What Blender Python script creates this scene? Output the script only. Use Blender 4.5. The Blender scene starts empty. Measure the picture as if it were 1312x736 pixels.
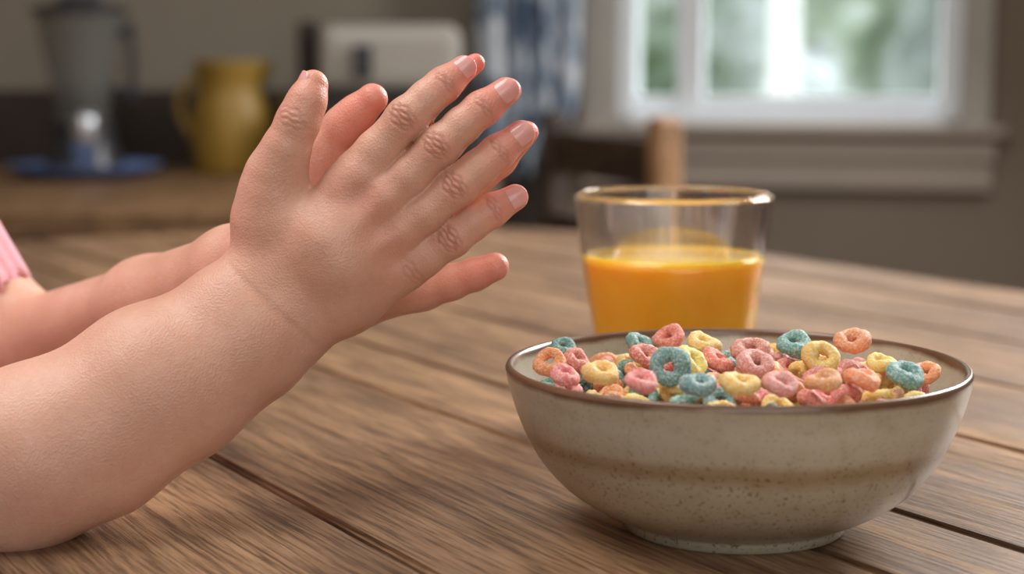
import bpy, bmesh, math, random
import numpy as np
from mathutils import Vector, Matrix
random.seed(4); rng=np.random.default_rng(4)
scene=bpy.context.scene
try:
    scene.view_settings.view_transform='Standard'
except Exception as e: print(e)
# ---------------------------------------------------------------- camera
F=2187.0; TH=math.atan(278/F); CZ=0.91; TZ=0.75
cam=bpy.data.cameras.new('camera'); camo=bpy.data.objects.new('camera',cam); scene.collection.objects.link(camo)
camo.location=(0,0,CZ); camo.rotation_euler=(math.pi/2-TH,0,0)
cam.lens=60; cam.sensor_width=36; cam.clip_start=.02
cam.dof.use_dof=True; cam.dof.focus_distance=.60; cam.dof.aperture_fstop=6.8
scene.camera=camo
def W(u,v,y):
    a=(u-656)/F; b=(368-v)/F
    dy=math.cos(TH)+b*math.sin(TH); dz=-math.sin(TH)+b*math.cos(TH)
    t=y/dy
    return Vector((a*t,y,CZ+dz*t))
# ---------------------------------------------------------------- helpers
def link(ob,parent=None):
    scene.collection.objects.link(ob)
    if parent: ob.parent=parent
    return ob
def empty(name,loc=(0,0,0)):
    e=bpy.data.objects.new(name,None); e.location=loc; e.empty_display_size=.05
    return link(e)
def mesh_ob(name,verts,faces,mat=None,parent=None,smooth=True):
    me=bpy.data.meshes.new(name); me.from_pydata([tuple(v) for v in verts],[],faces); me.update()
    if smooth: me.polygons.foreach_set('use_smooth',[True]*len(me.polygons))
    if mat: me.materials.append(mat)
    return link(bpy.data.objects.new(name,me),parent)
def bm_ob(name,bm,mat=None,parent=None,smooth=False):
    me=bpy.data.meshes.new(name); bm.to_mesh(me); bm.free()
    if smooth: me.polygons.foreach_set('use_smooth',[True]*len(me.polygons))
    if mat:
        for m in (mat if isinstance(mat,list) else [mat]): me.materials.append(m)
    return link(bpy.data.objects.new(name,me),parent)
def add_box(bm,x0,x1,y0,y1,z0,z1,bev=0,M=None,mi=0):
    r=bmesh.ops.create_cube(bm,size=1)
    vs=r['verts']
    for v in vs:
        v.co=Vector(((x0+x1)/2+v.co.x*(x1-x0),(y0+y1)/2+v.co.y*(y1-y0),(z0+z1)/2+v.co.z*(z1-z0)))
    fs=set(f for v in vs for f in v.link_faces)
    for f in fs: f.material_index=mi
    if bev>0:
        es=set(e for v in vs for e in v.link_edges)
        r2=bmesh.ops.bevel(bm,geom=list(es),offset=bev,segments=3,affect='EDGES',profile=.5)
        vs=list(set(r2['verts'])|set(v for v in vs if v.is_valid))
        for f in r2['faces']: f.material_index=mi
    if M is not None:
        for v in vs:
            if v.is_valid: v.co=M@v.co
def lathe(name,prof,n,mat,parent=None,loc=(0,0,0),fn=None,closed=False):
    V=[];Fc=[]
    m=len(prof)
    for i in range(n):
        a=2*math.pi*i/n
        for (r,z) in prof:
            if fn: r=fn(r,z,a)
            V.append((r*math.cos(a),r*math.sin(a),z))
    for i in range(n):
        j=(i+1)%n
        for k in range(m-1 if not closed else m):
            k2=(k+1)%m
            Fc.append((i*m+k,j*m+k,j*m+k2,i*m+k2))
    ob=mesh_ob(name,V,Fc,mat,parent)
    bm=bmesh.new(); bm.from_mesh(ob.data); bmesh.ops.remove_doubles(bm,verts=bm.verts,dist=1e-6)
    bmesh.ops.recalc_face_normals(bm,faces=bm.faces); bm.to_mesh(ob.data); bm.free()
    ob.location=loc
    return ob
def smoothprof(pts,n=6):
    out=[]
    P=[pts[0]]+list(pts)+[pts[-1]]
    for i in range(1,len(P)-2):
        p0,p1,p2,p3=[np.array(q) for q in P[i-1:i+3]]
        for k in range(n):
            t=k/n
            q=.5*((2*p1)+(-p0+p2)*t+(2*p0-5*p1+4*p2-p3)*t*t+(-p0+3*p1-3*p2+p3)*t**3)
            out.append((max(0,float(q[0])),float(q[1])))
    out.append(tuple(pts[-1]))
    return out
# ---- materials
def newmat(name):
    m=bpy.data.materials.new(name); m.use_nodes=True
    nt=m.node_tree; b=nt.nodes['Principled BSDF']
    return m,nt,b
def N(nt,t,**kw):
    n=nt.nodes.new(t)
    for k,v in kw.items():
        if k in n.inputs: n.inputs[k].default_value=v
        else: setattr(n,k,v)
    return n
def ramp(nt,fac,stops):
    r=nt.nodes.new('ShaderNodeValToRGB')
    e=r.color_ramp.elements
    while len(e)<len(stops): e.new(.5)
    for i,(p,c) in enumerate(stops):
        e[i].position=p; e[i].color=(*c,1) if len(c)==3 else c
    nt.links.new(fac,r.inputs[0]); return r.outputs[0]
def mix(nt,fac,a,b,mode='MIX'):
    m=nt.nodes.new('ShaderNodeMix'); m.data_type='RGBA'; m.blend_type=mode
    for s,val in ((0,fac),(6,a),(7,b)):
        if hasattr(val,'links'): nt.links.new(val,m.inputs[s])
        elif isinstance(val,(int,float)): m.inputs[s].default_value=val
        else: m.inputs[s].default_value=(*val,1)
    return m.outputs[2]
def coords(nt,scale=(1,1,1),kind='Object'):
    tc=nt.nodes.new('ShaderNodeTexCoord'); mp=nt.nodes.new('ShaderNodeMapping'); mp.inputs['Scale'].default_value=scale
    nt.links.new(tc.outputs[kind],mp.inputs[0]); return mp.outputs[0]
def noise(nt,vec,scale,detail=4,rough=.55,dist=0):
    n=N(nt,'ShaderNodeTexNoise'); n.inputs['Scale'].default_value=scale; n.inputs['Detail'].default_value=detail
    n.inputs['Roughness'].default_value=rough; n.inputs['Distortion'].default_value=dist
    nt.links.new(vec,n.inputs['Vector']); return n.outputs[0]
def bump(nt,b,h,strength,dist):
    n=nt.nodes.new('ShaderNodeBump'); n.inputs['Strength'].default_value=strength; n.inputs['Distance'].default_value=dist
    nt.links.new(h,n.inputs['Height']); nt.links.new(n.outputs[0],b.inputs['Normal']); return n
def simple(name,col,rough=.6,var=.12,scale=8,bumpd=0,**kw):
    m,nt,b=newmat(name); v=coords(nt)
    n=noise(nt,v,scale)
    c=ramp(nt,n,[(.3,tuple(x*(1-var) for x in col)),(.7,tuple(min(1,x*(1+var)) for x in col))])
    nt.links.new(c,b.inputs['Base Color']); b.inputs['Roughness'].default_value=rough
    for k,val in kw.items(): b.inputs[k.replace('_',' ')].default_value=val
    if bumpd: bump(nt,b,n,.4,bumpd)
    return m
def wood(name,dark,light,sx=40,sy=2.2,rough=.5,attr=False):
    m,nt,b=newmat(name)
    v=coords(nt)
    if attr:
        at=N(nt,'ShaderNodeAttribute',attribute_name='plank')
        add=N(nt,'ShaderNodeVectorMath',operation='MULTIPLY_ADD')
        nt.links.new(at.outputs['Color'],add.inputs[0]); add.inputs[1].default_value=(7,13,3); nt.links.new(v,add.inputs[2]); v=add.outputs[0]
    mp=N(nt,'ShaderNodeMapping'); mp.inputs['Scale'].default_value=(sx,sy,sx); nt.links.new(v,mp.inputs[0])
    g=noise(nt,mp.outputs[0],1.0,10,.66,1.0)
    mp2=N(nt,'ShaderNodeMapping'); mp2.inputs['Scale'].default_value=(sx*20,sy*8,sx*20); nt.links.new(v,mp2.inputs[0])
    f=noise(nt,mp2.outputs[0],1.0,5,.7)
    mp3=N(nt,'ShaderNodeMapping'); mp3.inputs['Scale'].default_value=(14,3.6,14); nt.links.new(v,mp3.inputs[0])
    big=noise(nt,mp3.outputs[0],1,5,.6)
    mp4=N(nt,'ShaderNodeMapping'); mp4.inputs['Scale'].default_value=(sx*5,sy*1.2,sx*5); nt.links.new(v,mp4.inputs[0])
    st=noise(nt,mp4.outputs[0],1.0,4,.6,.4)
    c=ramp(nt,g,[(.30,dark),(.5,tuple(a*.45+c_*.55 for a,c_ in zip(dark,light))),(.70,light)])
    c=mix(nt,ramp(nt,f,[(.40,(.95,.95,.95)),(.54,(.0,.0,.0))]),c,mix(nt,1.0,c,(.42,.38,.35),'MULTIPLY'))
    c=mix(nt,ramp(nt,st,[(.55,(0,0,0)),(.62,(.7,.7,.7))]),c,mix(nt,1.0,c,(.45,.40,.36),'MULTIPLY'))
    c=mix(nt,ramp(nt,big,[(.42,(0,0,0)),(.66,(.8,.8,.8))]),c,mix(nt,1.0,c,(.60,.59,.60),'MULTIPLY'))
    if attr:
        vo=N(nt,'ShaderNodeTexVoronoi'); mpk=N(nt,'ShaderNodeMapping'); mpk.inputs['Scale'].default_value=(11,3.2,1); nt.links.new(v,mpk.inputs[0])
        nt.links.new(mpk.outputs[0],vo.inputs['Vector']); vo.inputs['Scale'].default_value=1
        k=ramp(nt,vo.outputs[0],[(.0,(1,1,1)),(.06,(.85,.85,.85)),(.14,(0,0,0))])
        c=mix(nt,k,c,mix(nt,1.0,c,(.33,.26,.21),'MULTIPLY'))
        mp5=N(nt,'ShaderNodeMapping'); mp5.inputs['Scale'].default_value=(60,1.8,1); nt.links.new(v,mp5.inputs[0])
        cr=noise(nt,mp5.outputs[0],1.0,3,.5,.3)
        ck=ramp(nt,cr,[(.485,(0,0,0)),(.497,(1,1,1)),(.503,(1,1,1)),(.515,(0,0,0))])
        gate=ramp(nt,big,[(.50,(0,0,0)),(.60,(.8,.8,.8))])
        c=mix(nt,mix(nt,1.0,ck,gate,'MULTIPLY'),c,mix(nt,1.0,c,(.3,.26,.24),'MULTIPLY'))
        sep=N(nt,'ShaderNodeSeparateColor'); nt.links.new(at.outputs['Color'],sep.inputs[0])
        t=ramp(nt,sep.outputs[0],[(0,(.78,.77,.77)),(1,(1.2,1.17,1.12))])
        c=mix(nt,1.0,c,t,'MULTIPLY')
    nt.links.new(c,b.inputs['Base Color'])
    rr=N(nt,'ShaderNodeMapRange'); nt.links.new(g,rr.inputs[0]); rr.inputs[1].default_value=.3; rr.inputs[2].default_value=.7; rr.inputs[3].default_value=rough+.14; rr.inputs[4].default_value=rough-.08
    nt.links.new(rr.outputs[0],b.inputs['Roughness'])
    ad=N(nt,'ShaderNodeMath',operation='ADD'); nt.links.new(g,ad.inputs[0]); nt.links.new(f,ad.inputs[1])
    bump(nt,b,ad.outputs[0],.7,.0016)
    return m
# ---------------------------------------------------------------- world
w=bpy.data.worlds.new('world'); scene.world=w; w.use_nodes=True
w.node_tree.nodes['Background'].inputs[0].default_value=(.92,.96,1,1); w.node_tree.nodes['Background'].inputs[1].default_value=5.0
def area(name,loc,target,size,power,col):
    l=bpy.data.lights.new(name,'AREA'); l.energy=power; l.size=size; l.color=col
    o=bpy.data.objects.new(name,l); o.location=loc
    o.rotation_euler=(Vector(target)-Vector(loc)).to_track_quat('-Z','Y').to_euler(); link(o)
area('right_window_light',(1.25,2.0,1.70),(.05,.65,.78),.8,58,(1,.985,.96))
area('overhead_light',(-.55,.55,2.25),(0,.65,.78),.9,19,(1,.97,.92))
area('room_fill_light',(.4,-1.1,1.6),(0,.9,.8),1.4,14,(1,.98,.95))
# ---------------------------------------------------------------- room
mwall=simple('wall_paint',(.24,.205,.16),.85,.05,3)
mwall_r=simple('wall_paint_beige_backlit',(.21,.165,.125),.85,.05,3)  # beige of the window wall, with its backlit dimness put into the colour
mwhite=simple('white_paint',(.84,.88,.92),.45,.03,5)
mapron=simple('sill_paint',(.36,.30,.25),.55,.05,5)
mceil=simple('ceiling_paint',(.7,.68,.65),.9,.03,3)
def boxes(name,lst,mat,parent=None,bev=0,M=None):
    bm=bmesh.new()
    for b in lst: add_box(bm,*b,bev=bev,M=M)
    return bm_ob(name,bm,mat,parent)
mfloor=wood('floor_wood',(.10,.055,.03),(.22,.13,.07),14,1.5)
boxes('floor',[(-2.3,3.2,-1.5,4.0,-.05,0)],mfloor)
boxes('ceiling',[(-2.3,3.2,-1.5,3.25,2.5,2.55)],mceil)
boxes('wall_back',[(-2.3,.07,3.1,3.2,0,2.5)],mwall)
boxes('wall_left',[(-2.35,-2.25,-1.5,3.2,0,2.5)],mwall)
boxes('wall_right',[(3.05,3.15,-1.5,3.0,0,2.5)],mwall)
boxes('wall_front',[(-2.3,3.1,-1.6,-1.5,0,2.5)],mwall)
YW=math.radians(-12)
MW=Matrix.Translation((.062,3.1,0))@Matrix.Rotation(YW,4,'Z')
s0,s1,zb,zt=.129,.725,.815,1.75
boxes('wall_window',[(0,s0,0,.12,0,2.5),(s1,3.1,0,.12,0,2.5),(s0,s1,0,.12,0,zb),(s0,s1,0,.12,zt,2.5)],mwall_r,M=MW)
win=empty('window_1')
boxes('casing',[(s0-.065,s0,-.02,.0,zb-.02,zt+.07),(s1,s1+.05,-.02,.0,zb-.02,zt+.07),(s0-.065,s1+.05,-.022,.0,zt,zt+.07)],simple('casing_paint',(.42,.39,.35),.5,.04,5),win,.003,MW)
boxes('frame',[(s0,s0+.03,.0,.10,zb,zt),(s1-.035,s1,.0,.10,zb,zt),(s0,s1,.0,.10,zb,zb+.02),(s0,s1,.03,.075,zb+.02,zb+.05),
               (s0+.105,s0+.15,.02,.08,zb,zt),(s0,s1,.03,.07,zt-.04,zt),(s0+.15,s1,.035,.07,1.3,1.33)],mwhite,win,.003,MW)
boxes('sill',[(s0-.08,s1+.075,-.045,.02,zb-.018,zb)],mapron,win,.004,MW)
boxes('apron',[(s0-.07,s1+.06,-.028,.0,zb-.06,zb-.019),(s0-.06,s1+.055,-.02,.0,zb-.112,zb-.061)],mapron,win,.004,MW)
# garden
mh,nt,b=newmat('hedge_leaves'); v=coords(nt)
n1=noise(nt,v,1.6,5,.6); n2=noise(nt,v,5,4,.6)
c=ramp(nt,n1,[(.32,(.085,.115,.07)),(.44,(.20,.245,.18)),(.55,(.34,.38,.37)),(.64,(.54,.58,.60))])
c=mix(nt,n2,c,mix(nt,1.0,c,(.60,.62,.58),'MULTIPLY'))
nt.links.new(c,b.inputs['Base Color']); b.inputs['Roughness'].default_value=.9
bm=bmesh.new(); bmesh.ops.create_grid(bm,x_segments=90,y_segments=50,size=1)
for v_ in bm.verts:
    x,y=v_.co.x*4+1.5,(v_.co.y+1)*1.6
    v_.co=(x,7+.25*math.sin(x*3.1+y*2)+.2*math.sin(x*7.3-y*5)+.15*random.random(),y)
bm_ob('garden_hedge',bm,mh,smooth=True)
mt=simple('bark',(.60,.61,.61),.9,.2,12)
lathe('garden_tree',smoothprof([(.10,0),(.07,.3),(.055,1.2),(.05,2.4),(.0,3.2)],5),14,mt,loc=(.98,6.2,0))
boxes('garden_ground',[(-4,6,4.05,9,-.1,-.02)],simple('grass',(.15,.25,.08),.9,.3,6))
# ---------------------------------------------------------------- table
mtable=wood('table_wood',(.120,.063,.034),(.46,.285,.165),26,2.6,.38,True)
tab=empty('dining_table',(0,0,TZ)); tab.rotation_euler=(0,0,math.radians(30.46))
QL,QR,PN,PF,RC=.128,.945,-.55,1.62,.32
def pend(q):
    e=min(q-QL,QR-q)
    if e>=RC: return PF
    return PF-RC+math.sqrt(max(0,RC**2-(RC-e)**2))
seams=[QL,.2465,.372,.431,.545,.655,.765,.865,QR]
bm=bmesh.new(); lay=bm.loops.layers.float_color.new('plank')
pr=[.7,.75,.5,.25,.6,.35,.8,.5]
for i in range(len(seams)-1):
    a,b_=seams[i]+.0014,seams[i+1]-.0014
    if i==0:a=seams[0]
    if i==len(seams)-2:b_=seams[-1]
    ns=9
    top=[(a,PN),(b_,PN)]+[(a+(b_-a)*k/ns,pend(a+(b_-a)*k/ns)) for k in range(ns,-1,-1)]
    dz=random.uniform(-.0004,.0)
    vt=[bm.verts.new((x,y,dz)) for x,y in top]; vb=[bm.verts.new((x,y,-.03)) for x,y in top]
    fs=[bm.faces.new(vt),bm.faces.new(vb[::-1])]
    tops=[]
    for k in range(len(top)):
        k2=(k+1)%len(top); fs.append(bm.faces.new((vt[k],vb[k],vb[k2],vt[k2])))
        tops.append(bm.edges.get((vt[k],vt[k2])))
    r=bmesh.ops.bevel(bm,geom=tops,offset=.0016,segments=2,affect='EDGES')
    col=(pr[i],random.random(),random.random(),1)
    for f in set(fs)|set(r['faces']):
        if f.is_valid:
            for l in f.loops: l[lay]=col
top=bm_ob('tabletop',bm,mtable,tab)
bm=bmesh.new()
for q,p in ((QL+.10,PN+.1),(QR-.10,PN+.1),(QL+.14,PF-.24),(QR-.14,PF-.24)):
    add_box(bm,q-.035,q+.035,p-.035,p+.035,-TZ,-.03,bev=.006)
add_box(bm,QL+.10,QR-.10,PN+.09,PN+.115,-.11,-.031); add_box(bm,QL+.14,QR-.14,PF-.25,PF-.225,-.11,-.031)
add_box(bm,QL+.09,QL+.115,PN+.1,PF-.24,-.11,-.031); add_box(bm,QR-.115,QR-.09,PN+.1,PF-.24,-.11,-.031)
bm_ob('legs_apron',bm,wood('table_leg_wood',(.08,.045,.025),(.2,.12,.07)),tab)
# ---------------------------------------------------------------- bowl
BX,BY=.0786,.590
mb,nt,b=newmat('stoneware'); v=coords(nt)
sep=N(nt,'ShaderNodeSeparateXYZ'); nt.links.new(v,sep.inputs[0])
wob=noise(nt,coords(nt,(1,1,.6)),22,4)
ad=N(nt,'ShaderNodeMath',operation='MULTIPLY_ADD'); nt.links.new(wob,ad.inputs[0]); ad.inputs[1].default_value=.006; nt.links.new(sep.outputs[2],ad.inputs[2])
mr=N(nt,'ShaderNodeMapRange'); nt.links.new(ad.outputs[0],mr.inputs[0]); mr.inputs[1].default_value=.003; mr.inputs[2].default_value=.0632; mr.clamp=True
gl=(.46,.42,.325); gl2=(.42,.385,.295)
c=ramp(nt,mr.outputs[0],[(0,(.40,.36,.28)),(.10,gl2),(.48,(.43,.39,.295)),(.56,(.31,.22,.13)),(.60,(.34,.26,.17)),(.645,gl),(.80,(.50,.465,.375)),(.915,(.44,.385,.29)),(.945,(.13,.065,.035)),(1,(.19,.105,.06))])
sp=noise(nt,v,800,2,.5); spm=ramp(nt,sp,[(.59,(0,0,0)),(.67,(.9,.9,.9))])
lowm=ramp(nt,mr.outputs[0],[(0,(1,1,1)),(.55,(1,1,1)),(.70,(.35,.35,.35))])
spm=mix(nt,1.0,spm,lowm,'MULTIPLY')
c=mix(nt,spm,c,mix(nt,1.0,c,(.42,.31,.22),'MULTIPLY'))
sp2=noise(nt,v,110,5,.7); c=mix(nt,ramp(nt,sp2,[(.48,(0,0,0)),(.78,(.6,.6,.6))]),c,mix(nt,1.0,c,(.75,.65,.52),'MULTIPLY'))
nt.links.new(c,b.inputs['Base Color']); b.inputs['Roughness'].default_value=.28; b.inputs['Coat Weight'].default_value=.2
bump(nt,b,sp2,.2,.0005)
outer=smoothprof([(.0,.002),(.034,.002),(.0355,.0003),(.0385,.0),(.0397,.0022),(.0408,.0045),(.049,.0080),(.0605,.0155),(.0698,.0262),(.0762,.0390),(.0797,.0500),(.0812,.0568)],5)
inner=smoothprof([(.0812,.0568),(.0803,.0583),(.0785,.0578),(.0768,.053),(.0715,.040),(.062,.027),(.045,.0155),(.025,.011),(0,.010)],5)
bowl=lathe('cereal_bowl',outer+inner[1:],128,mb,loc=(BX,BY,TZ),fn=lambda r,z,a:r*(1+.003*math.sin(2*a+1)+.0015*math.sin(5*a))*.995)
# ---------------------------------------------------------------- cereal
mc,nt,b=newmat('frosted_cereal'); v=coords(nt)
at=N(nt,'ShaderNodeAttribute',attribute_name='col')
n1=noise(nt,v,1100,4,.7); n2=noise(nt,v,300,3,.6)
c=mix(nt,ramp(nt,n1,[(.46,(.06,.06,.06)),(.63,(.58,.58,.58))]),at.outputs['Color'],(.97,.90,.82))
c=mix(nt,ramp(nt,n2,[(.35,(.2,.2,.2)),(.55,(0,0,0))]),c,mix(nt,1.0,c,(.85,.66,.54),'MULTIPLY'))
nt.links.new(c,b.inputs['Base Color']); b.inputs['Roughness'].default_value=.55; b.inputs['Specular IOR Level'].default_value=.4
b.inputs['Subsurface Weight'].default_value=.25; b.inputs['Subsurface Scale'].default_value=.002
ad=N(nt,'ShaderNodeMath',operation='ADD'); nt.links.new(n1,ad.inputs[0]); nt.links.new(n2,ad.inputs[1])
bump(nt,b,ad.outputs[0],.85,.0013)
RED=(.82,.19,.12);PINK=(.84,.24,.21);YEL=(1.0,.67,.13);TEAL=(.10,.36,.33);ORG=(.97,.36,.10)
pal=[RED,PINK,YEL,YEL,TEAL,ORG,ORG,PINK,YEL]
loops=[]
def rnd_n(tmax):
    t=math.radians(random.uniform(5,tmax)); a=random.uniform(0,6.283)
    return Vector((math.sin(t)*math.cos(a),math.sin(t)*math.sin(a),math.cos(t)))
heroes=[(858,470,.556,(-.15,-.93,.35),TEAL,1.10),(1017,441,.608,(.1,-.45,.88),TEAL,1.12),(1053,458,.586,(.05,-.8,.6),YEL,1.08),
 (962,449,.590,(-.2,-.5,.85),PINK,1.12),(968,466,.574,(.15,-.45,.88),PINK,1.08),(1092,437,.606,(-.1,-.35,.93),ORG,1.08),(1160,480,.568,(.2,-.4,.9),TEAL,1.10),
 (704,464,.585,(-.1,-.75,.6),ORG,.92),(722,446,.610,(.3,-.5,.8),TEAL,.82),(770,478,.560,(0,-.2,.97),YEL,1.12),(895,493,.535,(.1,-.2,.97),TEAL,1.05),
 (948,492,.535,(.1,-.1,.99),YEL,1.08),(1000,493,.535,(.1,-.3,.95),PINK,1.0),(1054,489,.540,(-.2,-.1,.97),ORG,1.0),(1105,485,.548,(.2,-.1,.97),ORG,1.03),
 (902,441,.607,(.2,-.15,.96),YEL,1.08),(856,433,.618,(-.3,-.4,.85),RED,.95),(820,441,.618,(.4,-.3,.85),TEAL,.95),(886,464,.575,(.6,-.4,.7),YEL,1.05),
 (820,489,.538,(.1,-.3,.95),PINK,.92),(826,456,.590,(.3,-.3,.9),RED,.98),(1130,466,.588,(.1,-.2,.97),YEL,.95),(740,462,.590,(.5,-.4,.8),RED,.9),(1187,478,.578,(-.4,-.4,.8),ORG,.88),
 (725,482,.565,(.2,-.3,.9),PINK,.9),(920,462,.585,(.5,-.2,.85),RED,.98)]
for (u,v_,y,n,c_,s) in heroes:
    loops.append([W(u,v_,y),Vector(n).normalized(),c_,s*.96,True])
for layer,(z0,mound,Rm,sp_) in enumerate(((.034,.004,.056,.0112),(.042,.005,.062,.0104),(.0476,.0072,.0680,.0088))):
    pts=[]; tries=0
    while tries<9000:
        tries+=1
        r=Rm*math.sqrt(random.random()); a=random.uniform(0,6.2832)
        x,y=r*math.cos(a),r*math.sin(a)
        if all((x-p[0])**2+(y-p[1])**2>sp_**2 for p in pts): pts.append((x,y))
    for x,y in pts:
        rr=math.hypot(x,y)/Rm
        z=z0+mound*(1-rr*rr)+random.uniform(-.0015,.0015)
        P=Vector((BX+x,BY+y,TZ+z))
        if layer==2 and any((P-l[0]).length<.0070 for l in loops if l[4]): continue
        loops.append([P,rnd_n(68 if layer==2 else 40),random.choice(pal),random.uniform(.80,.98),False])
V=[];FC=[];CC=[]
nu,nv=30,12
for (P,n,c_,s,h) in loops:
    q=n.to_track_quat('Z','Y').to_matrix()@Matrix.Rotation(random.uniform(0,6.28),3,'Z')
    R=.00415*s; r0=.00255*s; el=random.uniform(.84,1.0); ph=[random.uniform(0,6.28) for _ in range(5)]
    base=len(V)
    cj=tuple(max(0,x*random.uniform(.88,1.12)) for x in c_)
    for i in range(nu):
        a=2*math.pi*i/nu
        rr=r0*(1+.12*math.sin(a+ph[0])+.07*math.sin(3*a+ph[1]))
        for j in range(nv):
            t=2*math.pi*j/nv
            k=rr*(1+.05*math.sin(5*a+2*t+ph[2])+.05*math.sin(9*a-3*t+ph[3])+.03*random.uniform(-1,1))
            p=Vector(((R+k*math.cos(t))*math.cos(a),(R+k*math.cos(t))*math.sin(a)*el,k*.95*math.sin(t)+.0005*math.sin(2*a+ph[4])))
            V.append(P+q@p); CC.append((*cj,1))
    for i in range(nu):
        for j in range(nv):
            i2=(i+1)%nu;j2=(j+1)%nv
            FC.append((base+i*nv+j,base+i2*nv+j,base+i2*nv+j2,base+i*nv+j2))
cer=mesh_ob('cereal_loops',V,FC,mc)
ca=cer.data.color_attributes.new('col','FLOAT_COLOR','POINT'); ca.data.foreach_set('color',np.array(CC,dtype=np.float32).ravel())
# ---------------------------------------------------------------- glass
gx,gy=.0735,.775
jg=empty('juice_glass',(gx,gy,TZ))
mgl,nt,b=newmat('clear_glass')
out=nt.nodes['Material Output']; nt.nodes.remove(b)
g1=N(nt,'ShaderNodeBsdfGlass'); g1.inputs['Roughness'].default_value=0; g1.inputs['IOR'].default_value=1.47; g1.inputs['Color'].default_value=(1,1,1,1)
g2=N(nt,'ShaderNodeBsdfTransparent'); g2.inputs['Color'].default_value=(1,1,1,1); ms=N(nt,'ShaderNodeMixShader'); ms.inputs[0].default_value=.62
nt.links.new(g2.outputs[0],ms.inputs[1]); nt.links.new(g1.outputs[0],ms.inputs[2]); nt.links.new(ms.outputs[0],out.inputs[0])
GS=1.03
go=smoothprof([(0,.0015),(.026,.001),(.0285,.0),(.0305,.003),(.0335,.022),(.0365,.0435),(.0402,.072),(.0437,.1005),(.0440,.1025)],6)
def facet(r,z,a):
    r=r*GS
    k=(a*9/(2*math.pi))%1.0-.5
    zt_=.060-.045*abs(k)**2*4*.6
    if .004<z<zt_:
        m=min(1,(z-.004)/.006)*min(1,(zt_-z)/.004)
        return r-(.0009*m*(1-(2*k)**2*.9))
    return r
gi=smoothprof([(.0432,.1040),(.0421,.1040),(.0413,.1022),(.0380,.072),(.0343,.0435),(.0314,.022),(.0284,.0105),(.020,.0085),(0,.008)],6)
lathe('tumbler',go+gi,144,mgl,jg,fn=facet)
mj,nt,b=newmat('orange_juice'); v=coords(nt); n=noise(nt,v,60,3)
c=ramp(nt,n,[(.3,(1.0,.46,.020)),(.7,(1.0,.54,.04))]); nt.links.new(c,b.inputs['Base Color']); b.inputs['Roughness'].default_value=.12
b.inputs['Subsurface Weight'].default_value=.7; b.inputs['Subsurface Radius'].default_value=(1,.6,.15); b.inputs['Subsurface Scale'].default_value=.012
jz=.0765
ji=[(0,.0079),(.020,.0084),(.0285,.0104),(.0315,.022),(.0344,.0435),(.0381,.072),(.03865,jz+.0006),(.0379,jz),(.036,jz-.0003),(0,jz-.0003)]
lathe('orange_juice',[(r*GS,z) for r,z in ji],96,mj,jg)
# ---------------------------------------------------------------- background furniture
mcounter=wood('counter_wood',(.16,.075,.03),(.38,.21,.095),20,2,.45)
mdark=simple('dark_cabinet',(.018,.012,.009),.6,.2,6)
cb=empty('sideboard')
boxes('top',[(-2.2,-.02,2.06,3.09,.705,.74)],mcounter,cb,.004)
boxes('cabinet',[(-2.19,-.04,2.12,3.06,.0,.704)]+[(-2.18+.54*i+.02,-2.18+.54*(i+1)-.02,2.10,2.12,.12,.66) for i in range(4)],mdark,cb,.003)
boxes('trim_1',[(-2.2,.06,3.07,3.099,.0,.875)],simple('dark_tile',(.030,.018,.013),.5,.25,12))
by=2.72
def wx(u,y): return (u-656)/F*y/.995
bl=empty('blender_appliance',(wx(112,by),by,.752)); bl.scale=(1.05,1.05,1.04)
mglass2,nt,b=newmat('jar_glass'); b.inputs['Transmission Weight'].default_value=.9; b.inputs['Roughness'].default_value=.08; b.inputs['Base Color'].default_value=(.62,.62,.60,1); b.inputs['IOR'].default_value=1.15
mblk=simple('black_plastic',(.03,.03,.035),.35,.1)
msteel=simple('brushed_steel',(.55,.57,.6),.3,.05,Metallic=.9)
lathe('motor_base',smoothprof([(0,0),(.055,0),(.055,.02),(.045,.05),(.042,.075),(0,.075)],4),32,mblk,bl)
lathe('dial_ring',[(0,.0),(.022,.0),(.022,.075),(.018,.085),(0,.085)],32,msteel,bl,loc=(.01,-.035,0.004))
lathe('jar',smoothprof([(.035,.078),(.04,.1),(.058,.19),(.066,.235),(.063,.235),(.055,.19),(.037,.10),(.0,.085)],4),32,mglass2,bl)
lathe('lid',smoothprof([(0,.236),(.068,.236),(.068,.246),(.04,.252),(.025,.265),(0,.266)],4),32,mblk,bl)
bm=bmesh.new()
for z in (.12,.21): add_box(bm,.045,.080,-.008,.008,z-.008,z+.008,bev=.003)
add_box(bm,.070,.082,-.01,.01,.105,.225,bev=.004); bm_ob('handle',bm,mblk,bl)
lathe('blue_plate',smoothprof([(0,.0),(.07,0),(.085,.003),(.115,.016),(.122,.022),(.114,.020),(.08,.007),(0,.006)],4),48,simple('blue_glaze',(.13,.23,.52),.3,.1),loc=(wx(112,by),by,.7405))
py=2.86
myel=simple('yellow_enamel',(.32,.19,.030),.45,.08)
pi=empty('yellow_pitcher',(wx(300,py),py,.7405)); pi.scale=(1.16,1.16,1.20)
lathe('body',smoothprof([(0,0),(.044,0),(.052,.01),(.058,.05),(.054,.09),(.046,.115),(.052,.15),(.050,.15),(.043,.115),(.05,.09),(.053,.05),(.045,.012),(0,.008)],4),40,myel,pi,fn=lambda r,z,a:r*(1+(.16*max(0,math.cos(a))**12 if z>.125 else 0)))
cv=bpy.data.curves.new('handle','CURVE'); cv.dimensions='3D'; cv.bevel_depth=.006; sp_=cv.splines.new('BEZIER'); sp_.bezier_points.add(2)
for p,co in zip(sp_.bezier_points,[(-.047,0,.135),(-.074,0,.10),(-.052,0,.04)]): p.co=co; p.handle_left_type=p.handle_right_type='AUTO'
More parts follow.
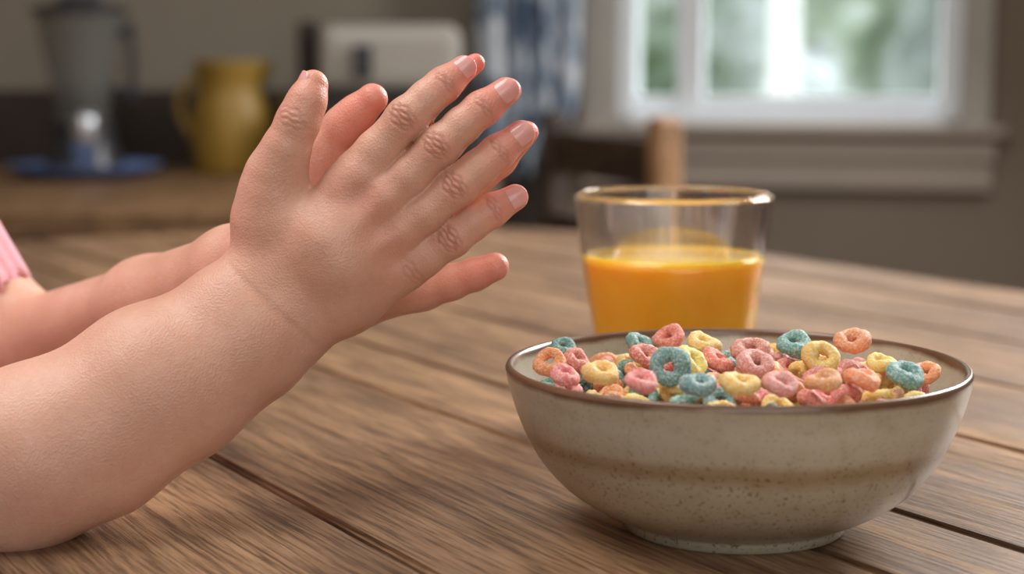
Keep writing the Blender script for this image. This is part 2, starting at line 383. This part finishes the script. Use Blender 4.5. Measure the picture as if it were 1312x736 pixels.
cv.materials.append(myel); link(bpy.data.objects.new('handle',cv),pi)
mug=empty('yellow_mug',(wx(382,3.02),3.02,.7405))
lathe('body',smoothprof([(0,0),(.026,0),(.03,.01),(.031,.115),(.029,.115),(.028,.01),(0,.008)],4),32,myel,mug)
ty=2.86
bx0,bx1=wx(394,ty),wx(612,ty)
bb=empty('bread_box')
boxes('case',[(bx0,bx1,ty-.12,ty+.12,.741,.868)],mdark,bb,.012)
boxes('handle_bar',[(bx0+.1,bx1-.1,ty-.135,ty-.12,.81,.82)],mblk,bb,.003)
tx0,tx1=wx(416,ty),wx(592,ty)
to=empty('toaster')
mto=simple('cream_enamel',(.38,.35,.31),.35,.04)
boxes('shell',[(tx0,tx1,ty-.08,ty+.08,.874,.985)],mto,to,.024)
boxes('slots',[(tx0+.03,tx1-.03,ty-.04,ty-.015,.98,.9875),(tx0+.03,tx1-.03,ty+.015,ty+.04,.98,.9875)],mblk,to)
boxes('feet_lever',[(tx0+.02,tx0+.05,ty-.06,ty+.06,.868,.876),(tx1-.05,tx1-.02,ty-.06,ty+.06,.868,.876),(tx0+.06,tx0+.09,ty-.095,ty-.079,.90,.95)],mblk,to,.002)
boxes('coffee_canister',[(wx(388,ty),wx(412,ty),ty-.04,ty+.04,.868,.99)],mdark,None,.01)
# curtain
mcu,nt,b=newmat('curtain_print'); v=coords(nt); n1=noise(nt,v,16,5,.65,.5)
c=ramp(nt,n1,[(.40,(.07,.11,.19)),(.49,(.26,.34,.44)),(.56,(.66,.70,.75))]); nt.links.new(c,b.inputs['Base Color']); b.inputs['Roughness'].default_value=.9
V=[];FC=[];nx_,nz_=90,30
for k in range(nz_+1):
    z=.73+(1.9-.73)*k/nz_; f=k/nz_
    for i in range(nx_+1):
        s=i/nx_; x0=-.075+.02*(1-f); x1=.115+.02*f-.045*math.exp(-((z-.75)/.06)**2)
        V.append((x0+(x1-x0)*s, 2.98+.022*math.sin(s*26)+.008*math.sin(s*61+z*3), z+.01*math.sin(s*9)*(1-f)))
for k in range(nz_):
    for i in range(nx_):
        a=k*(nx_+1)+i; FC.append((a,a+1,a+nx_+2,a+nx_+1))
cu=mesh_ob('window_curtain',V,FC,mcu); md=cu.modifiers.new('s','SOLIDIFY'); md.thickness=.003
# chair
mch=wood('chair_wood',(.03,.016,.01),(.09,.05,.028),30,3,.4); mch_lit=wood('chair_post_wood_lit',(.38,.19,.08),(.68,.38,.18),30,3,.4)  # post wood is lighter: the light it catches is put into its colour
pA=Vector((.178,2.0,0)); pB=Vector((.058,2.34,0)); d=(pB-pA).normalized()
ang=math.atan2(d.y,d.x)
MC=Matrix.Translation(pA)@Matrix.Rotation(ang,4,'Z')@Matrix.Scale(-1,4,(0,1,0)); L=(pB-pA).length
ch=empty('dining_chair')
bm=bmesh.new()
add_box(bm,L-.016,L+.016,-.016,.016,0,.855,bev=.006,M=MC)
for z in (.80,.69,.58): add_box(bm,0,L,-.008,.008,z-.028,z+.028,bev=.005,M=MC)
add_box(bm,-.02,L+.02,-.0,.38,.43,.455,bev=.008,M=MC)
for x in (.01,L-.01): add_box(bm,x-.016,x+.016,.34,.372,0,.43,bev=.005,M=MC)
add_box(bm,0,L,.35,.36,.2,.225,M=MC); add_box(bm,0,.012,.0,.35,.2,.225,M=MC); add_box(bm,L-.012,L,.0,.35,.2,.225,M=MC)
bmesh.ops.recalc_face_normals(bm,faces=bm.faces)
bm_ob('frame',bm,mch,ch)
bm=bmesh.new(); add_box(bm,-.017,.017,-.017,.017,0,.855,bev=.007,M=MC); bmesh.ops.recalc_face_normals(bm,faces=bm.faces); bm_ob('back_post',bm,mch_lit,ch)
# ================================================================= child
def smin(a,b,k):
    h=np.maximum(k-np.abs(a-b),0)/k
    return np.minimum(a,b)-h*h*k*.25
class Field:
    def __init__(s,lo,hi,h):
        s.lo=np.array(lo,dtype=np.float32); s.h=h
        s.n=[int((hi[i]-lo[i])/h)+1 for i in range(3)]
        s.D=np.full(s.n,.02,dtype=np.float32)
        s.ax=[s.lo[i]+h*np.arange(s.n[i],dtype=np.float32) for i in range(3)]
    def sl(s,pts,rs,m):
        P=np.array([tuple(p) for p in pts]); R=np.array(rs)[:,None]
        lo=(P-R).min(0)-m; hi=(P+R).max(0)+m
        o=[]
        for i in range(3):
            a=int(max(0,math.floor((lo[i]-s.lo[i])/s.h))); b=int(min(s.n[i],math.ceil((hi[i]-s.lo[i])/s.h)+1))
            if b<=a: return None
            o.append(slice(a,b))
        return tuple(o)
    def cone(s,sl,a,b,ra,rb):
        X=s.ax[0][sl[0]][:,None,None];Y=s.ax[1][sl[1]][None,:,None];Z=s.ax[2][sl[2]][None,None,:]
        ba=[float(b[i]-a[i]) for i in range(3)]; L2=max(sum(q*q for q in ba),1e-12)
        px,py_,pz=X-a[0],Y-a[1],Z-a[2]
        t=np.clip((px*ba[0]+py_*ba[1]+pz*ba[2])/L2,0,1)
        d=np.sqrt((px-t*ba[0])**2+(py_-t*ba[1])**2+(pz-t*ba[2])**2)-(ra+(rb-ra)*t)
        return d.astype(np.float32)
    def add(s,chain,k):
        for (a,ra),(b,rb) in zip(chain[:-1],chain[1:]):
            sl=s.sl([a,b],[ra,rb],k+.004)
            if sl is None: continue
            s.D[sl]=smin(s.D[sl],s.cone(sl,a,b,ra,rb),k)
    def fingers(s,chains,k,kin=.003):
        D0=s.D.copy()
        for ch_ in chains:
            sl=s.sl([c[0] for c in ch_],[c[1] for c in ch_],k+.004)
            if sl is None: continue
            df=None
            for (a,ra),(b,rb) in zip(ch_[:-1],ch_[1:]):
                d=s.cone(sl,a,b,ra,rb); df=d if df is None else smin(df,d,kin)
            s.D[sl]=np.minimum(s.D[sl],smin(D0[sl],df,k))
    def mesh(s,name,mat,parent,it=4):
        D=s.D; ins=D<0; nx,ny,nz=D.shape
        cnt=np.zeros((nx-1,ny-1,nz-1),dtype=np.int8)
        C=[(i,j,k) for i in (0,1) for j in (0,1) for k in (0,1)]
        for i,j,k in C: cnt+=ins[i:nx-1+i,j:ny-1+j,k:nz-1+k]
        act=(cnt>0)&(cnt<8); I,J,K=np.nonzero(act); n=len(I)
        idx=np.full(act.shape,-1,dtype=np.int32); idx[act]=np.arange(n)
        vals={c:D[I+c[0],J+c[1],K+c[2]].astype(np.float64) for c in C}
        acc=np.zeros((n,3)); num=np.zeros(n)
        for c in C:
            for ax in range(3):
                if c[ax]==0:
                    c2=tuple(1 if q==ax else c[q] for q in range(3))
                    va,vb=vals[c],vals[c2]; m=(va<0)!=(vb<0)
                    t=np.where(m,va/np.where(m,va-vb,1),0)
                    for q in range(3): acc[:,q]+=np.where(m,c[q]+(t if q==ax else 0),0)
                    num+=m
        P=np.stack([I,J,K],1)+acc/num[:,None]; P=P*s.h+s.lo
        quads=[]
        for ax in range(3):
            sa=[slice(1,-1)]*3; sa[ax]=slice(0,-1); sb=list(sa); sb[ax]=slice(1,None)
            A=ins[tuple(sa)];B=ins[tuple(sb)]
            for flip,M in ((0,A&~B),(1,~A&B)):
                g=np.nonzero(M); g=[g[q]+(0 if q==ax else 1) for q in range(3)]
                o1,o2=[q for q in range(3) if q!=ax]
                if ax==1: o1,o2=o2,o1
                def cell(d1,d2):
                    h=list(g); h[o1]=h[o1]-d1; h[o2]=h[o2]-d2
                    return idx[h[0],h[1],h[2]]
                q_=np.stack([cell(1,1),cell(0,1),cell(0,0),cell(1,0)],1)
                if flip: q_=q_[:,::-1]
                quads.append(q_)
        Q=np.concatenate(quads); Q=Q[(Q>=0).all(1)]
        E=np.concatenate([Q[:,[0,1]],Q[:,[1,2]],Q[:,[2,3]],Q[:,[3,0]]])
        deg=np.bincount(E.ravel(),minlength=n).astype(float); deg[deg==0]=1
        for it_ in range(it):
            S=np.stack([np.bincount(E[:,0],P[E[:,1],q],n)+np.bincount(E[:,1],P[E[:,0],q],n) for q in range(3)],1)
            lam=.5 if it_%2==0 else -.45
            P=P+lam*(S/deg[:,None]-P)
        me=bpy.data.meshes.new(name); me.vertices.add(n); me.vertices.foreach_set('co',P.ravel())
        me.loops.add(len(Q)*4); me.loops.foreach_set('vertex_index',Q.ravel().astype(np.int32))
        me.polygons.add(len(Q)); me.polygons.foreach_set('loop_start',np.arange(0,len(Q)*4,4,dtype=np.int32))
        me.update(calc_edges=True); me.validate()
        me.polygons.foreach_set('use_smooth',np.ones(len(me.polygons),dtype=bool))
        me.materials.append(mat); ob=bpy.data.objects.new(name,me); link(ob,parent)
        return ob
def getPN(me):
    n=len(me.vertices); P=np.empty(n*3,dtype=np.float32); me.vertices.foreach_get('co',P)
    Nn=np.empty(n*3,dtype=np.float32); me.vertex_normals.foreach_get('vector',Nn)
    return P.reshape(-1,3).astype(float),Nn.reshape(-1,3).astype(float)
def sculpt(ob,creases,dimples,tints):
    me=ob.data; P,Nn=getPN(me); d=np.zeros(len(P)); dark=np.zeros(len(P))
    for (c,t,n,amp,wd,R,offs,dk) in creases:
        c=np.array(c);t=np.array(t);n=np.array(n)
        v=P-c; s=v@t; lat=np.linalg.norm(v-np.outer(s,t)-np.outer(v@n,n),axis=1)
        side=(v@np.cross(t,n))
        m=np.clip((Nn@n)*1.6-.2,0,1)*np.exp(-(lat/R)**4)*(np.abs(v@n)<R*2.2)
        near=np.abs(s)<R*2
        for i,o in enumerate(offs):
            a=amp*(1 if abs(o)<.0015 else .65)
            wig=(.0003*np.sin(side*1300+i*2.1) if R<.01 else .0012*np.sin(side*70+1))
            g=np.exp(-((s-o*(1-.5*(lat/R)**2)-wig)/wd)**2)*m*near
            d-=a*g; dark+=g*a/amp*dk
    for (c,R,amp) in dimples:
        r=np.linalg.norm(P-np.array(c),axis=1); d+=amp*np.exp(-(r/R)**2)
    P=P+Nn*d[:,None]; me.vertices.foreach_set('co',P.astype(np.float32).ravel()); me.update()
    T=np.zeros(len(P))
    for (c,R,a) in tints:
        r=np.linalg.norm(P-np.array(c),axis=1); T+=a*np.exp(-(r/R)**2)
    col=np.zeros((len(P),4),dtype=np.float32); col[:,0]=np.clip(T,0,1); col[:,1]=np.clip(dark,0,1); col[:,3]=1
    ca=me.color_attributes.new('tint','FLOAT_COLOR','POINT'); ca.data.foreach_set('color',col.ravel())
msk,nt,b=newmat('skin'); v=coords(nt)
at=N(nt,'ShaderNodeAttribute',attribute_name='tint'); sp_=N(nt,'ShaderNodeSeparateColor'); nt.links.new(at.outputs['Color'],sp_.inputs[0])
n1=noise(nt,v,45,4,.6); n3=noise(nt,v,420,4,.6)
vo=N(nt,'ShaderNodeTexVoronoi'); vo.inputs['Scale'].default_value=1300; nt.links.new(v,vo.inputs['Vector'])
c=ramp(nt,n1,[(.3,(.67,.37,.265)),(.7,(.76,.45,.34))])
c=mix(nt,ramp(nt,n3,[(.35,(.18,.18,.18)),(.6,(0,0,0))]),c,(.60,.26,.17))
c=mix(nt,sp_.outputs[0],c,(.78,.26,.20))
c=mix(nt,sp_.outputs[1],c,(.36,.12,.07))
nt.links.new(c,b.inputs['Base Color']); b.inputs['Roughness'].default_value=.44
b.inputs['Subsurface Weight'].default_value=.35; b.inputs['Subsurface Radius'].default_value=(1,.33,.18); b.inputs['Subsurface Scale'].default_value=.003
b.inputs['Specular IOR Level'].default_value=.48
ad=N(nt,'ShaderNodeMath',operation='MULTIPLY_ADD'); nt.links.new(n3,ad.inputs[0]); ad.inputs[1].default_value=.9; nt.links.new(vo.outputs[0],ad.inputs[2])
bump(nt,b,ad.outputs[0],.36,.00038)
mnail,nt,b=newmat('fingernail'); v=coords(nt); n=noise(nt,v,150); c=ramp(nt,n,[(.3,(.86,.38,.35)),(.7,(.90,.46,.43))])
nt.links.new(c,b.inputs['Base Color']); b.inputs['Roughness'].default_value=.14; b.inputs['Subsurface Weight'].default_value=.3; b.inputs['Subsurface Scale'].default_value=.002
child=empty('child')
def ch(pts):
    return [(W(u,v_,y),r*y/F) for (u,v_,y,r) in pts]
FRONT=np.array((0,-1,0.))
near_arm=[ch([(332,374,.604,44),(300,390,.602,45),(175,456,.592,49),(20,547,.578,63),(-200,632,.565,72)]),
          ch([(368,420,.604,45),(328,448,.600,54),(235,514,.590,65),(130,582,.581,71),(20,630,.572,74),(-200,638,.565,74)]),
          ch([(350,398,.604,42),(190,488,.586,54),(40,575,.570,68)])]
near_palm=[ch([(345,372,.604,40),(400,300,.600,38),(458,228,.602,31)]),
           ch([(358,385,.603,42),(425,318,.597,40),(490,256,.600,30)]),
           ch([(372,400,.603,42),(440,350,.598,40),(508,300,.602,30)]),
           ch([(385,416,.604,40),(445,385,.603,39),(515,345,.606,30)]),
           ch([(345,345,.606,50),(348,280,.606,46),(352,225,.604,37)]),
           ch([(400,330,.606,52),(440,300,.606,46)])]
near_f=[ch([(448,238,.602,30),(482,196,.601,27),(521,151,.600,25.5),(547,126,.602,22),(568,109,.604,21.5),(594,88,.607,17)]),
        ch([(482,264,.601,29),(522,228,.599,25.5),(563,187,.598,25),(592,161,.600,22.5),(616,140,.602,21.5),(648,117,.606,18)]),
        ch([(500,305,.602,29),(543,273,.600,25.5),(586,238,.599,25),(613,216,.601,22.5),(637,196,.603,21.5),(668,172,.607,18)]),
        ch([(505,345,.606,28),(542,330,.604,24.5),(580,305,.603,23.5),(606,286,.604,21),(630,270,.606,20.5),(660,253,.609,17)]),
        ch([(350,240,.604,38),(366,192,.601,30),(382,155,.600,27),(393,130,.601,24),(401,109,.603,19.5)])]
A=Field((-.245,.52,.74),(.02,.64,.935),.00060)
for c_ in near_arm: A.add(c_,.016)
for c_ in near_palm: A.add(c_,.0075)
A.fingers(near_f,.005)
hand=A.mesh('right_hand_and_forearm',msk,child); del A
def unit(a): a=np.array(a,dtype=float); return a/np.linalg.norm(a)
cre=[];dim=[];tin=[]
for f in near_f[:4]:
    for ji,am,offs,dk in ((2,.00060,(-.0042,-.0026,-.0008,.0009,.0026),.6),(4,.00040,(-.0014,.0002,.0016),.4)):
        p=np.array(f[ji][0]); t=unit(np.array(f[ji+1][0])-np.array(f[ji-1][0]))
        cre.append((p,t,unit((-.15,-1,.15)),am,.00052,.0054,offs,dk))
        tin.append((p+FRONT*f[ji][1],.0055,.30 if ji==2 else .18))
    tin.append((f[-1][0],.012,.75)); 
    m=np.array(f[0][0])+FRONT*f[0][1]
    k0=np.array(f[0][0])*.75+np.array(f[1][0])*.25
    dim.append((k0+FRONT*.0085,.0060,.0010)); tin.append((m,.010,.20))
    wv=np.array(W(395,355,.6))+FRONT*.012
    for q_ in (.2,.38,.56): dim.append((k0*(1-q_)+wv*q_+FRONT*.006,.0045,.00045))
for a_,b_ in ((0,1),(1,2),(2,3)):
    q=(np.array(near_f[a_][0][0])+np.array(near_f[b_][0][0]))/2+FRONT*.0085
    dim.append((q,.0055,-.0014)); 
    q2=q+(np.array(W(400,340,.6))-q)*.28; dim.append((q2+FRONT*.001,.007,-.0010))
p=np.array(W(530,345,.60)); t=unit(np.array(W(560,325,.6))-np.array(W(530,345,.6)))
cre.append((p,t,unit((0,-1,-.1)),.0003,.0005,.0055,(-.003,-.001,.001),.25))
th=near_f[4]; p=np.array(th[2][0]); t=unit(np.array(th[4][0])-np.array(th[1][0])); cre.append((p,t,unit((-.3,-1,.1)),.00040,.0006,.007,(-.003,-.001,.001,.003),.35))
tin+= [(th[-1][0],.012,.5),(p,.01,.18)]
p=np.array(W(350,395,.59)); t=unit(np.array(W(420,325,.59))-np.array(W(350,395,.59)))
cre.append((p,t,unit((0,-1,0)),.00040,.0013,.024,(0,),.10))
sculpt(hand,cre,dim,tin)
def nail(name,c,t,n,r,Ln,s0_):
    t=Vector(t).normalized(); n=Vector(n); n=(n-t*n.dot(t)).normalized(); bb_=t.cross(n)
    V=[];FC=[];nu_,nv_=14,14
    for i in range(nv_+1):
        v_=i/nv_
        ww=min(1,(1-abs(2*v_-1)**3.2)**.5*1.0+.05) if v_>.5 else min(1,(1-abs(2*v_-1)**3)**.5+.05)
        for j in range(nu_+1):
            u_=(j/nu_*2-1)*ww; ph_=u_*math.radians(60)
            rad=r*(1.08-.16*max(0,v_-.35)**2*1.6 - (.10 if (abs(u_)>.97*ww or i==0) else 0))
            V.append(Vector(c)+t*(s0_+v_*Ln)+n*(rad*math.cos(ph_))+bb_*(rad*math.sin(ph_)*.98))
    for i in range(nv_):
        for j in range(nu_):
            a=i*(nu_+1)+j; FC.append((a,a+1,a+nu_+2,a+nu_+1))
    o=mesh_ob(name,V,FC,mnail,child); m=o.modifiers.new('s','SOLIDIFY'); m.thickness=.0005; m.offset=-1
    m=o.modifiers.new('d','SUBSURF'); m.levels=1; m.render_levels=1
for i,f in enumerate(near_f[:4]):
    nail('nail_%d'%(i+1),f[-1][0],f[-1][0]-f[-2][0],(.10,-1,.12),f[-1][1],.0092,-.0055)
nail('nail_thumb',th[-1][0],th[-1][0]-th[-2][0],(-.95,-.40,.1),th[-1][1],.0085,-.0050)
far_arm=[ch([(322,338,.640,42),(300,340,.645,44),(190,386,.69,50),(35,440,.755,56)]),
         ch([(338,368,.640,42),(300,365,.645,42),(190,400,.69,48)]),
         ch([(35,440,.755,54),(0,395,.76,45),(-90,260,.76,45)])]
far_palm=[ch([(345,352,.638,38),(400,292,.638,36),(462,226,.637,29)]),
          ch([(358,365,.638,40),(425,310,.638,38),(492,258,.637,29)]),
          ch([(372,380,.638,40),(440,345,.638,38),(512,312,.637,29)]),
          ch([(380,390,.638,38),(445,380,.638,37),(520,370,.636,28)]),
          ch([(350,330,.634,44),(370,270,.634,40),(395,215,.633,30)])]
far_f=[ch([(452,236,.637,29),(486,194,.636,26),(528,148,.634,24),(575,104,.630,19),(609,81,.626,12.5)]),
       ch([(484,266,.637,28),(525,226,.636,25),(568,184,.633,24),(622,138,.628,20),(652,116,.626,16)]),
       ch([(502,318,.637,28),(545,286,.636,25),(590,250,.633,23),(640,205,.628,20),(675,170,.626,15)]),
       ch([(505,372,.636,27),(545,372,.635,24),(578,362,.632,22),(608,352,.630,20),(634,342,.628,18.5)]),
       ch([(385,235,.633,30),(412,192,.632,25),(440,160,.630,23.5),(456,146,.629,22.5),(477,127,.627,20)])]
A=Field((-.29,.58,.755),(.02,.80,.955),.0008)
for c_ in far_arm+far_palm: A.add(c_,.012)
A.fingers(far_f,.006)
lh=A.mesh('left_hand_and_arm',msk,child); del A
tin=[(f[-1][0],.018,.7) for f in far_f]+[(W(440,300,.62),.035,.3)]
sculpt(lh,[],[],tin)
for i,f in enumerate(far_f): 
    nail('nail_l_%d'%(i+1),f[-1][0],f[-1][0]-f[-2][0],(.1,1,-.2) if i<4 else (-.3,.9,.1),f[-1][1],.0070 if i else .0055,-.0036)
eR=W(-200,636,.565); shR=Vector((-.375,.505,1.01)); shL=Vector((-.38,.725,1.01)); eL=W(-90,260,.76)
A=Field((-.46,.44,.76),(-.235,.80,1.06),.0025)
for c_ in near_arm: A.add(c_,.012)
A.add([(eR,.022),(eR.lerp(shR,.5),.024),(shR,.028)],.014)
A.add([(W(-20,366,.76),.0150),(eL,.0155),(shL,.026)],.004)
ua=A.mesh('upper_arms',msk,child,2); del A
mpink=simple('pink_cotton',(.86,.42,.48),.9,.12,300,.0006)
A=Field((-.56,.42,.35),(-.27,.81,1.10),.004)
A.add([(Vector((-.42,.56,1.0)),.055),(Vector((-.43,.57,.80)),.075),(Vector((-.44,.57,.47)),.085)],.03)
A.add([(Vector((-.42,.66,1.0)),.055),(Vector((-.43,.66,.80)),.075),(Vector((-.44,.66,.47)),.085)],.03)
A.add([(shR,.036),(shL,.036)],.03)
A.mesh('dress',mpink,child,2); del A
def sleeve(name,pts,rs):
    V=[];FC=[];n_,m_=96,20
    for k in range(m_+1):
        f=k/m_; g=f*(len(pts)-1); i0=min(int(g),len(pts)-2); fr=g-i0
        c_=pts[i0].lerp(pts[i0+1],fr); r=rs[i0]+(rs[i0+1]-rs[i0])*fr
        ax=(pts[i0+1]-pts[i0]).normalized()
        if i0+2<len(pts): ax=ax.lerp((pts[i0+2]-pts[i0+1]).normalized(),fr).normalized()
        e1=ax.cross(Vector((0,1,0))).normalized(); e2=ax.cross(e1)
        for i in range(n_):
            an=2*math.pi*i/n_; rr=r*(1+.06*math.sin(an*9)*(1-f)**4+.02*math.sin(an*17+f*5))
            V.append(c_+ax*(.0018*math.sin(an*14)*(1-f)**6)+e1*rr*math.cos(an)+e2*rr*math.sin(an))
    for k in range(m_):
        for i in range(n_):
            FC.append((k*n_+i,k*n_+(i+1)%n_,(k+1)*n_+(i+1)%n_,(k+1)*n_+i))
    o=mesh_ob(name,V,FC,mpink,child); m=o.modifiers.new('s','SOLIDIFY'); m.thickness=.0015
sleeve('sleeve_l',[W(-15,380,.76),eL,shL],[.0205,.0225,.036])
sleeve('sleeve_r',[eR.lerp(shR,.4),shR],[.030,.037])
print('done',len(loops))
